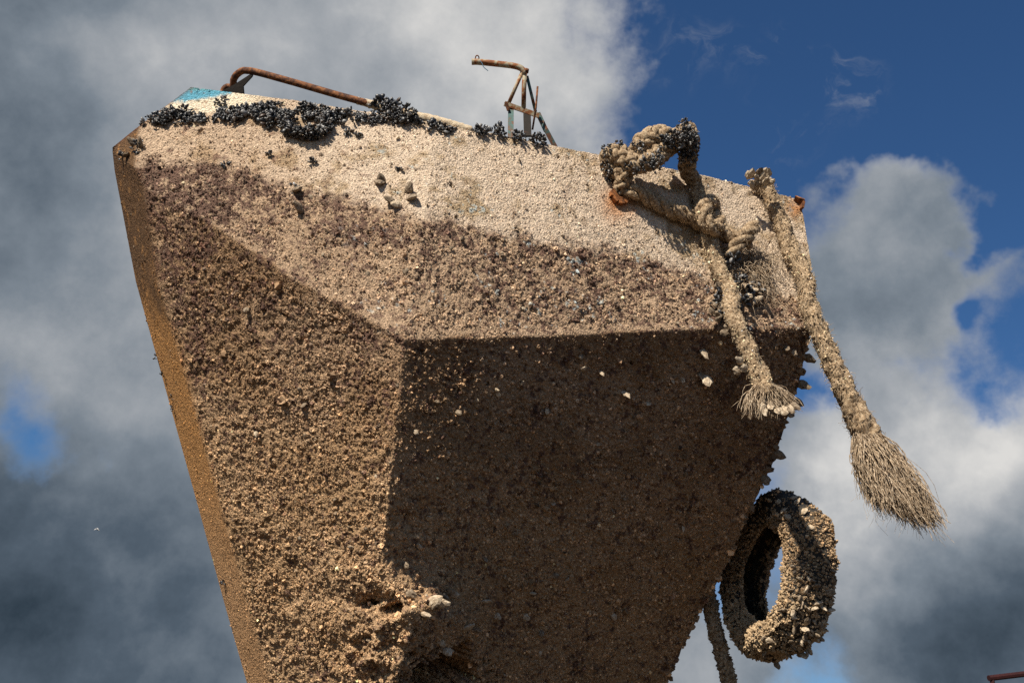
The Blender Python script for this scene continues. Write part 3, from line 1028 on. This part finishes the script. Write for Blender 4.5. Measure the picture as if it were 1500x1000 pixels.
MB().tube([at(771, 101, ZF), at(770, 107, ZF)], .016, 8).build('elbow_collar', M['rust'], boat, True)
MB().tube([at(765, 106, ZF), at(745, 152, ZF)], .0105, 10).build('brace', M['pale_rust'], boat, True)
MB().tube([at(772, 112, ZF + .03), at(784.5, 164, ZF + .02)], .009, 8).build('brace', M['teal'], boat, True)
MB().bar(at(739, 152, ZF), at(790, 170, ZF), .026, .02, CAMR @ np.array([0, 1, 0])).build('crossbar', M['pale_rust'], boat)
MB().bar(at(741, 150, ZF - .02), at(745, 162, ZF - .02), .018, .02, CAMR @ np.array([1, 0, 0])).build('crossbar_end', M['rust'], boat)
MB().bar(at(748.5, 155, ZF + .02), at(748, 203, ZF - .12), .032, .014, CAMR @ np.array([1, 0, 0])).build('leg', M['teal'], boat)
MB().bar(at(772, 167, ZF + .25), at(773, 200, ZF + .15), .044, .014, CAMR @ np.array([1, 0, 0])).build('leg', M['dark_steel'], boat)
MB().bar(at(788, 166, ZF + .03), at(800, 192, ZF), .026, .014, CAMR @ np.array([1, 0, 0])).bar(at(799.5, 190, ZF), at(814, 217, ZF), .026, .0138, CAMR @ np.array([1, 0, 0])).build('leg', M['teal'], boat)
MB().tube([at(787.5, 127, ZF - .03), at(785, 158, ZF - .04), at(780, 190, ZF - .06)], .0058, 8).build('upright_rod', M['rust'], boat, True)


# ------------------------------------------------------------------ ropes
def rope_mesh(name, pts, rad, parent, mat='rope', lobes=3, pitch=.11, depth=.16, plait=False, step=.007, rough=.10, seed=0, taper=None):
    path = spline(pts, step)
    n, seg = len(path), 26
    s = np.concatenate([[0], np.cumsum(np.linalg.norm(np.diff(path, axis=0), axis=1))])
    T, A, B = frames(path)
    th = np.arange(seg) * 2 * math.pi / seg
    ph = s[:, None] * 2 * math.pi / pitch
    if plait:
        w = np.maximum(np.cos(lobes * th[None] + ph), np.cos(lobes * th[None] - ph + .9))
    else:
        w = np.abs(np.cos((lobes * th[None] - ph) / 2)) * 2 - 1
    r = np.interp(s / s[-1], np.linspace(0, 1, len(np.atleast_1d(rad))), np.atleast_1d(rad))
    dirs = np.cos(th)[None, :, None] * A[:, None] + np.sin(th)[None, :, None] * B[:, None]
    P = path[:, None] + dirs * r[:, None, None]
    f = P.reshape(-1, 3)
    nz_ = (fbm(f, 28, 3, .6, seed + 3) - .5).reshape(n, seg) * 2 * rough * 1.4 + (fbm(f, 85, 2, .6, seed + 8) - .5).reshape(n, seg) * 2 * rough
    P = path[:, None] + dirs * (r[:, None] * (1 + depth * w * .5 + nz_))[..., None]
    V = P.reshape(-1, 3)
    ix_ = np.arange(n * seg).reshape(n, seg)
    q = np.stack([ix_[:-1], np.roll(ix_[:-1], -1, 1), np.roll(ix_[1:], -1, 1), ix_[1:]], -1).reshape(-1, 4)
    V = np.vstack([V, path[:1] - T[:1] * r[0] * .4, path[-1:] + T[-1:] * r[-1] * .4])
    F = [tuple(x_) for x_ in q] + [(n * seg, (k + 1) % seg, k) for k in range(seg)] + [(n * seg + 1, (n - 1) * seg + k, (n - 1) * seg + (k + 1) % seg) for k in range(seg)]
    o = mesh(name, V, F, M[mat], parent, True)
    return o, path, P, dirs, T, r


def laid_rope(name, pts, rad, parent, n_str=3, pitch=.30, plait=False, step=.006, seed=0):
    """rope whose strands are modelled: twisted lay, or a plait of strands running both ways"""
    path = spline(pts, step)
    n, seg = len(path), 9
    s = np.concatenate([[0], np.cumsum(np.linalg.norm(np.diff(path, axis=0), axis=1))])
    T, A, B = frames(path)
    r = np.interp(s / s[-1], np.linspace(0, 1, len(np.atleast_1d(rad))), np.atleast_1d(rad))
    th = np.arange(seg) * 2 * math.pi / seg
    Vs, Fs, off = [], [], 0
    runs = [(k * 2 * math.pi / n_str, d) for d in ((1, -1) if plait else (1,)) for k in range(n_str)]
    for a0, d in runs:
        ang = a0 + d * s * 2 * math.pi / pitch
        weave = .13 * np.cos(n_str * ang + (0 if d > 0 else math.pi)) if plait else 0
        ro = r * ((.66 if plait else .52) + weave)
        rs = r * (.36 if plait else .52) * (1 + .10 * np.sin(s * 40 + a0 * 3))
        c = path + ro[:, None] * (np.cos(ang)[:, None] * A + np.sin(ang)[:, None] * B)
        t2, a2, b2 = frames(c)
        q = c[:, None] + rs[:, None, None] * (np.cos(th)[None, :, None] * a2[:, None] + np.sin(th)[None, :, None] * b2[:, None])
        nz_ = (fbm(q.reshape(-1, 3), 70, 3, .6, seed + 3) - .5).reshape(n, seg, 1) * .6
        q = q + (q - c[:, None]) * nz_
        ix_ = np.arange(n * seg).reshape(n, seg) + off
        Fs += [tuple(x_) for x_ in np.stack([ix_[:-1], np.roll(ix_[:-1], -1, 1), np.roll(ix_[1:], -1, 1), ix_[1:]], -1).reshape(-1, 4)]
        Fs += [tuple(ix_[0][::-1]), tuple(ix_[-1])]
        Vs.append(q.reshape(-1, 3))
        off += n * seg
    o = mesh(name, np.vstack(Vs), Fs, M['rope'], parent, True)
    t16 = np.arange(24) * 2 * math.pi / 24
    dirs = np.cos(t16)[None, :, None] * A[:, None] + np.sin(t16)[None, :, None] * B[:, None]
    return o, path, path[:, None] + dirs * (r * .96)[:, None, None], dirs, T, r


def fibres(name, starts, dirs, lens, rad, parent, mat='fibre', droop=.25, curl=.25, npt=6):
    n = len(starts)
    t = np.linspace(0, 1, npt)
    side = unit(np.cross(dirs, RNG.normal(size=(n, 3))))
    side2 = np.cross(dirs, side)
    ph, fr_ = RNG.random(n) * 6.28, 1.5 + 3.5 * RNG.random(n)
    cv = (np.sin(ph[:, None] + fr_[:, None] * t * 2) - np.sin(ph)[:, None]) * curl * lens[:, None]
    cv2 = (np.cos(ph[:, None] * 1.7 + fr_[:, None] * t * 1.6) - np.cos(ph * 1.7)[:, None]) * curl * lens[:, None] * .7
    C = starts[:, None] + dirs[:, None] * (lens[:, None] * t)[..., None] + side[:, None] * cv[..., None] * .4 + side2[:, None] * cv2[..., None] * .4
    C[..., 2] -= droop * lens[:, None] * t ** 2
    a = np.arange(3) * 2 * math.pi / 3
    rr = np.asarray(rad)[:, None] * (1 - .55 * t)[None]
    V = C[:, :, None] + rr[:, :, None, None] * (np.cos(a)[None, None, :, None] * side[:, None, None] + np.sin(a)[None, None, :, None] * side2[:, None, None])
    base = (np.arange(n) * npt * 3)[:, None, None] + (np.arange(npt - 1) * 3)[None, :, None]
    k = np.arange(3)[None, None]
    k2 = (k + 1) % 3
    q = np.stack([base + k, base + k2, base + 3 + k2, base + 3 + k], -1).reshape(-1, 4)
    o = mesh(name, V.reshape(-1, 3), q, M[mat], parent)
    return tag(o, None, None, None, 'stuff')


def fuzz(P, dirs, T, parent, n, lmin=.012, lmax=.04, rad=.0011):
    i = RNG.integers(0, P.shape[0], n)
    j = RNG.integers(0, P.shape[1], n)
    d = unit(dirs[i, j] * .55 + T[i] * RNG.choice([-1, 1], size=(n, 1)) * .8 + RNG.normal(size=(n, 3)) * .45)
    return fibres('rope_fuzz', P[i, j] - dirs[i, j] * .004, d, lmin + (lmax - lmin) * RNG.random(n) ** 2, np.full(n, rad) * (.6 + .8 * RNG.random(n)), parent, 'fibre', .15, .3, 5)


def sand(P, dirs, parent, n, lo=.005, hi=.013, colr=(.40, .30, .19), name='rope_barnacles'):
    i = RNG.integers(0, P.shape[0], n)
    j = RNG.integers(0, P.shape[1], n)
    return scatter(name, parent, P[i, j], dirs[i, j], lo + (hi - lo) * RNG.random(n) ** 1.6, np.array(colr)[None] * np.exp(RNG.normal(-.08, .55, n))[:, None], NG_CRUST, 8, .6)


sl = rope_mesh('barnacled_sleeve', sleeve_pts, [.020, .024, .026, .027, .025], hr, 'lime', depth=0.0, rough=.12, seed=31)


def H(x, y, lift):
    return on_hull(x, y, lift)[0]


# rope with the big knotted loop and the short hanging tail
ra = empty('mooring_rope', H(960, 250, 0), 'thick knotted mooring rope looped over the rim, short tail hanging over the dark side', 'rope')
o, path, P, dr, T, r = laid_rope('rope_coil', [H(905, 286, .0), H(906, 268, .07), at(897, 248, 5.63), at(894, 230, 5.61), at(905, 226, 5.57), at(925, 240, 5.53), at(945, 238, 5.54), at(962, 228, 5.57), at(975, 215, 5.63), at(985, 212, 5.73)], [.035, .05, .062, .058, .055, .055, .058, .06, .05], ra, n_str=4, plait=True, pitch=.21, seed=3)
sand(P, dr, ra, 700, .005, .013, (.20, .14, .085))
fuzz(P, dr, T, ra, 220)
o, path, P, dr, T, r = laid_rope('rope_loop', [at(932, 236, 5.61), at(938, 218, 5.59), at(950, 205, 5.59), at(966, 200, 5.60), at(984, 205, 5.61), at(998, 200, 5.61), at(1006, 193, 5.63), at(1011, 205, 5.63), at(1009, 228, 5.67), at(1007, 250, 5.73), H(1013, 275, .05)], [.055, .062, .062, .06, .055, .052, .05, .05, .046, .042], ra, n_str=4, plait=True, pitch=.21, seed=5)
sand(P, dr, ra, 800, .005, .013, (.20, .14, .085))
fuzz(P, dr, T, ra, 250)
for q_, (x, y, z, rr_, n_) in enumerate(((958, 237, 5.49, .055, 90), (945, 243, 5.48, .05, 70), (975, 210, 5.54, .05, 80), (990, 205, 5.54, .055, 110), (1004, 200, 5.56, .06, 130), (1010, 218, 5.59, .055, 110), (1006, 230, 5.62, .05, 90), (892, 222, 5.56, .04, 50), (905, 216, 5.56, .035, 40), (890, 245, 5.58, .04, 50), (1003, 186, 5.61, .045, 40), (925, 246, 5.50, .04, 60), (935, 214, 5.53, .03, 30), (1012, 205, 5.56, .05, 90), (897, 258, 5.58, .04, 40))):
    mussel_clump(0, 0, rr_, n_, parent=ra, name='mussel_clump', size=.020, centre=at(x, y, z), nrm=(-.1, -1, .35))
o, path, P, dr, T, r = rope_mesh('rope_tail', [H(1009, 262, .03), H(1017, 290, .045), H(1026, 325, .05), H(1034, 360, .05), H(1046, 400, .05), H(1060, 435, .06), at(1074, 463, 5.28), at(1090, 500, 5.22), at(1105, 535, 5.18), at(1117, 562, 5.14), at(1124, 578, 5.12)], [.034, .037, .040, .042, .042, .043, .042, .041, .042, .046, .054], ra, lobes=3, pitch=.16, depth=.26, rough=.17, seed=4)
sand(P, dr, ra, 2600, .005, .013, (.44, .34, .22))
fuzz(P, dr, T, ra, 600, .012, .035, .0016)
# frayed, shell-clogged end of the tail
c0 = at(1124, 576, 5.12)
dn = unit(at(1130, 605, 5.08) - at(1110, 548, 5.16))
rt = CAMR[:, 0]
n_ = 420
sp = RNG.normal(size=n_) * .55
st0 = c0 + rt * (np.clip(sp, -1, 1) * .05)[:, None] + CAMR[:, 2] * (RNG.normal(size=n_) * .025)[:, None] - dn * .05
dd = unit(dn + rt * (np.clip(sp, -1.1, 1.1) * .75)[:, None] + RNG.normal(size=(n_, 3)) * .16)
fibres('frayed_end', st0, dd, .08 + .10 * RNG.random(n_), .0014 + .0022 * RNG.random(n_), ra, 'fibre', .1, .2)
for q_ in range(16):
    p_ = c0 + dn * (.03 + .05 * RNG.random()) + rt * RNG.uniform(-.07, .11) - CAMR[:, 2] * .03
    oyster(p_, -CAMR[:, 2], .035 + .035 * RNG.random(), dn * .7 + rt * RNG.uniform(-.6, .8) - CAMR[:, 2] * .4, ra, 'oyster_pale' if q_ % 3 else 'oyster', 'clam_shell')
# second lay of the same rope: strap from the eye to the knot and its cut stub
o, path, P, dr, T, r = laid_rope('rope_strap', [H(912, 285, .0), H(925, 288, .05), H(950, 300, .045), H(975, 313, .045), H(1000, 323, .05), H(1022, 333, .06), H(1040, 345, .075), H(1058, 358, .08), H(1074, 362, .085), H(1088, 366, .09)], [.035, .045, .047, .048, .048, .05, .05, .046, .046, .042], ra, n_str=3, pitch=.24, seed=7)
sand(P, dr, ra, 500, .004, .010, (.36, .26, .16))
fuzz(P, dr, T, ra, 300)
o, path, P, dr, T, r = laid_rope('knot', [H(1040, 318, .04), H(1026, 312, .11), H(1012, 322, .13), H(1018, 345, .13), H(1034, 352, .12), H(1044, 338, .10), H(1036, 322, .06)], [.04, .045, .045, .045, .042, .04], ra, n_str=3, pitch=.24, seed=7)
sand(P, dr, ra, 600, .004, .011)
fuzz(P, dr, T, ra, 500)
o, path, P, dr, T, r = laid_rope('rope_stub', [H(1058, 385, .06), H(1066, 372, .10), H(1076, 360, .12), H(1090, 350, .13)], [.03, .045, .046, .04], ra, n_str=3, pitch=.24, seed=7)
fuzz(P, dr, T, ra, 500)
for q_, (x, y, z_) in enumerate(((1062, 392, .08), (1052, 470, .06), (1046, 452, .05), (1050, 440, .05), (1072, 425, .09), (1088, 420, .05), (1090, 435, .05), (1075, 450, .07), (1105, 430, .05))):
    mussel_clump(0, 0, .035, 18, parent=ra, centre=H(x, y, z_), nrm=(.1, -1, .1), size=.034)
for q_ in range(34):
    x, y = (RNG.uniform(1040, 1054), RNG.uniform(425, 485)) if q_ % 2 else (RNG.uniform(1066, 1100), RNG.uniform(415, 455))
    p, n = on_hull(x, y, .05)
    oyster(p, n, .035 + .025 * RNG.random(), n * .6 + RNG.normal(size=3) * .6, ra, ('oyster_pale', 'oyster')[q_ % 2], 'clam_shell')
for x, y in ((1088, 532), (1087, 545), (1096, 542)):
    oyster(at(x, y, 5.13), -CAMR[:, 2], .06, rt * -.6 - CAMR[:, 2] * .5 + UPV * .2, ra, 'oyster_pale', 'clam_shell')
# loose frayed tuft beside the stub
n_ = 500
tx, ty = RNG.normal(1100, 16, n_), RNG.normal(395, 20, n_)
S_ = np.array([H(x, y, .02) for x, y in zip(tx, ty)])
fibres('frayed_tuft', S_, unit(np.array([.3, -.5, -.7]) + RNG.normal(size=(n_, 3)) * .5), .05 + .08 * RNG.random(n_), .0012 + .0022 * RNG.random(n_), ra, 'fibre', .4, .4)

# long rope hanging clear of the hull
rb = empty('frayed_rope', H(1115, 280, 0), 'long stiff rope hanging past the hull edge, ending in a broom of frayed fibres', 'rope')
o, path, P, dr, T, r = rope_mesh('rope_body', [H(1103, 268, .0), H(1112, 272, .05), H(1122, 300, .055), H(1136, 335, .06), H(1152, 375, .06), H(1168, 415, .08), at(1186, 452, 5.56), at(1205, 498, 5.48), at(1225, 545, 5.41), at(1246, 588, 5.35), at(1266, 628, 5.30), at(1288, 665, 5.26)], [.036, .040, .042, .044, .046, .046, .046, .047, .050, .056, .064, .066], rb, lobes=3, pitch=.15, depth=.26, rough=.17, seed=12)
sand(P[:int(len(P) * .8)], dr, rb, 3600, .005, .014, (.40, .30, .19))
fuzz(P, dr, T, rb, 2200, .014, .05, .0018)
for q_ in range(26):
    x, y = RNG.normal(1111, 9), RNG.uniform(257, 275)
    p = at(x, y, 5.85)
    oyster(p, -CAMR[:, 2], .045 + .03 * RNG.random(), UPV * .4 + rt * RNG.uniform(-.5, .6) - CAMR[:, 2] * .7, rb, 'oyster_pale' if q_ % 4 else 'oyster', 'clam_shell')
a0, a1 = at(1262, 625, 5.30), at(1268, 640, 5.29)
n_ = 2300
u_ = RNG.uniform(-1, 1, n_)
w_ = RNG.normal(size=n_) * .35
start = at(1268, 632, 5.29) + rt * (u_ * .064)[:, None] + CAMR[:, 2] * (w_ * .10)[:, None]
tipx = 1322 + 44 * u_
tipy = 744 + 16 * u_ + RNG.normal(size=n_) * 6
tips = np.array([at(x, y, 5.12) for x, y in zip(tipx, tipy)]) + CAMR[:, 2] * (w_ * .22)[:, None]
lag = RNG.random((n_, 1)) ** 1.5 * .6
start = start + (tips - start) * lag
tips = start + (tips - start) * (1 + .06 * RNG.normal(size=(n_, 1)))
ln = np.linalg.norm(tips - start, axis=1)
fibres('frayed_end', start, unit(tips - start), ln, .0016 + .0030 * RNG.random(n_) ** 2, rb, 'fibre', .02, .17, 9)
n_ = 130
k_ = RNG.integers(0, 2300, n_)
fibres('stray_fibre', tips[k_] - (tips[k_] - start[k_]) * .35 * RNG.random((n_, 1)), unit((tips - start)[k_] + RNG.normal(size=(n_, 3)) * .13), .05 + .09 * RNG.random(n_), np.full(n_, .0011), rb, 'fibre', .25, .35)
# a thicker mat where the strands let go
n_ = 420
fibres('fibre_mat', np.array([at(x, y, 5.24) for x, y in zip(RNG.normal(1270, 9, n_), RNG.normal(674, 9, n_))]), unit(np.array(at(1290, 700, 5.2) - at(1270, 665, 5.25)) / .15 + RNG.normal(size=(n_, 3)) * .5), .03 + .04 * RNG.random(n_), .002 + .002 * RNG.random(n_), rb, 'fibre', .1, .4)
MB().tube(spline([at(1299, 660, 5.2), at(1306, 651, 5.2), at(1313, 655, 5.2), at(1314, 664, 5.2), at(1308, 670, 5.2)], .006), .0035, 6).build('loose_strand', M['oyster_pale'], rb, True)

# rope dangling behind the hull below the tyre
rc = empty('dangling_rope', at(1040, 870, 6.1), 'thin crusty rope dangling below the hull beside the tyre', 'rope')
o, path, P, dr, T, r = rope_mesh('rope_body', [at(1000, 700, 6.9), at(1022, 800, 6.4), at(1037, 868, 6.1), at(1046, 915, 6.02), at(1058, 960, 5.97), at(1068, 1000, 5.93), at(1080, 1050, 5.88)], [.035, .037, .038, .04, .042, .042], rc, lobes=3, pitch=.12, depth=.16, rough=.2, seed=15)
sand(P, dr, rc, 1600, .008, .022, (.27, .20, .13))
fuzz(P, dr, T, rc, 300)

# ------------------------------------------------------------------ tyre fender
tcn = at(1136, 843, 5.84)
ty = empty('tyre_fender', tcn, 'old tyre fender crusted with shells hanging at the hull side', 'tyre')
ax = CAMR @ np.array([-.96, .02, -.29])
vv = unit(np.array([.05, .02, 1.0]))
ax = unit(ax - vv * np.dot(ax, vv))
e1, e2 = vv, np.cross(ax, vv)
prof = np.array([1.06, .955]) * np.array([(-.076, .278), (-.118, .335), (-.128, .40), (-.112, .455), (-.07, .482), (0, .488), (.07, .482), (.112, .455), (.128, .40), (.118, .335), (.076, .278), (.070, .288), (.10, .36), (.095, .43), (.05, .455), (-.05, .455), (-.095, .43), (-.10, .36), (-.070, .288)])
NT_, NPf = 150, len(prof)
th = np.arange(NT_) * 2 * math.pi / NT_
rad_d = np.cos(th)[:, None] * e1 + np.sin(th)[:, None] * e2
TP = tcn + ax * prof[None, :, 0, None] + rad_d[:, None] * prof[None, :, 1, None]
f = TP.reshape(-1, 3)
pc = tcn + rad_d[:, None] * .37
TN = unit(TP - pc)
TN[:, 11:] *= -1
TP = TP + TN * ((fbm(f, 12, 3, .6, 61) - .5).reshape(NT_, NPf) * .05)[..., None] + rad_d[:, None] * (((fbm(f, 4.5, 2, .5, 67) - .5).reshape(NT_, NPf)) * .11)[..., None]
ix = np.arange(NT_ * NPf).reshape(NT_, NPf)
i2 = np.roll(ix, -1, 0)
q = np.stack([ix, np.roll(ix, -1, 1), np.roll(i2, -1, 1), i2], -1).reshape(-1, 4)
mesh('tyre_body', TP.reshape(-1, 3), q, M['rubber'], ty, True)
n_ = 20000
a_ = RNG.integers(0, NT_, n_)
b_ = RNG.random(n_) * 10.999
bi = b_.astype(int) % NPf
fr_ = (b_ - bi)[:, None]
P = TP[a_, bi] * (1 - fr_) + TP[a_, (bi + 1) % NPf] * fr_ + RNG.normal(size=(n_, 3)) * .004
N = unit(P - pc[a_, 0])
hz = (P - tcn) @ e1
keep = RNG.random(n_) < np.where((hz > .30), .22, 1.0)
P, N, hz = P[keep], N[keep], hz[keep]
n_ = len(P)
c_ = np.array([.30, .205, .12])[None] * np.exp(RNG.normal(0, .4, n_))[:, None]
c_ = c_ + (np.array([.46, .34, .21]) - c_) * (sstep(-hz + (fbm(P, 9, 2, .5, 5) - .5) * .5, -.05, .3) * .7)[:, None]
scatter('barnacle_crust', ty, P, N, np.clip(np.exp(RNG.normal(math.log(.0115), .36, n_)), .005, .028), c_, NG_CRUST, 8, .4, None, np.where(RNG.random(n_) < .9, RNG.integers(0, 5, n_), 7))
n_ = 1600
a_ = RNG.integers(0, NT_, n_)
P = TP[a_, RNG.integers(11, 19, n_)]
scatter('barnacle_crust', ty, P, unit(pc[a_, 0] - P), .012 + .02 * RNG.random(n_), np.array([.18, .125, .075])[None] * np.exp(RNG.normal(0, .35, n_))[:, None], NG_CRUST, 8, .5)
# single shells, thickest at the bottom and on the outer shoulder
for q_ in range(84):
    if q_ < 54:
        x, y = RNG.normal(1180, 20), RNG.uniform(830, 955)
    else:
        x, y = RNG.uniform(1090, 1200), RNG.uniform(925, 975)
    i = np.argmin(((np.stack(chart(TP.reshape(-1, 3)), -1) - np.array([x, y])) ** 2).sum(1) + 900 * ((TP.reshape(-1, 3) - CAM) @ CAMR[:, 2]))
    n_v = TN.reshape(-1, 3)[i]
    oyster(TP.reshape(-1, 3)[i] - n_v * .01 + RNG.normal(size=3) * .012, unit(np.cross(n_v, RNG.normal(size=3))), .036 + .030 * RNG.random(), n_v * .5 + RNG.normal(size=3) * .5, ty, 'oyster_pale' if q_ % 3 == 0 else 'oyster')
for x, y in ((1158, 722), (1165, 735), (1150, 742), (1172, 752), (1140, 735), (1180, 770), (1155, 760), (1190, 790)):
    i = np.argmin(((np.stack(chart(TP.reshape(-1, 3)), -1) - np.array([x, y])) ** 2).sum(1) + 900 * ((TP.reshape(-1, 3) - CAM) @ CAMR[:, 2]))
    n_v = TN.reshape(-1, 3)[i]
    oyster(TP.reshape(-1, 3)[i], n_v, .05, unit(np.cross(n_v, RNG.normal(size=3))) + n_v * .2, ty, 'oyster_pale')

# ------------------------------------------------------------------ far things
zr = 26.0
pA, pB = at(1453, 992, zr), at(1545, 981, zr * 1.02)
rl = empty('steel_gantry', (pA[0], pA[1], 0), 'dark red steel pipe frame far off in the lower right corner', 'gantry')
MB().tube([pA - unit(pB - pA) * .1, pB], .075, 8).build('crossbar', M['redrail'], rl)
MB().tube([np.array([pA[0], pA[1], 0]), pA], .06, 8).build('post', M['redrail'], rl)
MB().tube([np.array([pB[0], pB[1], 0]), pB], .06, 8).build('post', M['redrail'], rl)
MB().tube([np.array([pA[0], pA[1], pA[2] * .45]), np.array([pB[0], pB[1], pB[2] * .45])], .05, 8).build('brace', M['redrail'], rl)

zg = 150.0
gc = at(143, 775, zg)
R_, U_, F_ = CAMR[:, 0], CAMR[:, 1], CAMR[:, 2]
gb = MB()
gb.tube([gc - R_ * .28 + U_ * .10, gc - R_ * .2 + U_ * .08, gc, gc + R_ * .2 - U_ * .1, gc + R_ * .32 - U_ * .15], [.02, .07, .09, .06, .02], 8)
for s in (-1, 1):
    w0, w1, w2 = gc + R_ * .02, gc + F_ * s * .3 + U_ * .16 - R_ * .12, gc + F_ * s * .62 + U_ * .02 - R_ * .38 * (1 if s > 0 else .7)
    for p_, q_2, wa, wb in ((w0, w1, .13, .11), (w1, w2, .11, .02)):
        sd = unit(R_ * .9 - U_ * .3)
        V = [p_ - sd * wa, p_ + sd * wa, q_2 + sd * wb, q_2 - sd * wb]
        V = V + [v + U_ * .02 for v in V]
        gb.add(V, [(3, 2, 1, 0), (4, 5, 6, 7), (0, 1, 5, 4), (1, 2, 6, 5), (2, 3, 7, 6), (3, 0, 4, 7)])
gull = gb.build('gull', M['gull'])
tag(gull, 'tiny pale gull flying far off in the grey sky', 'bird')
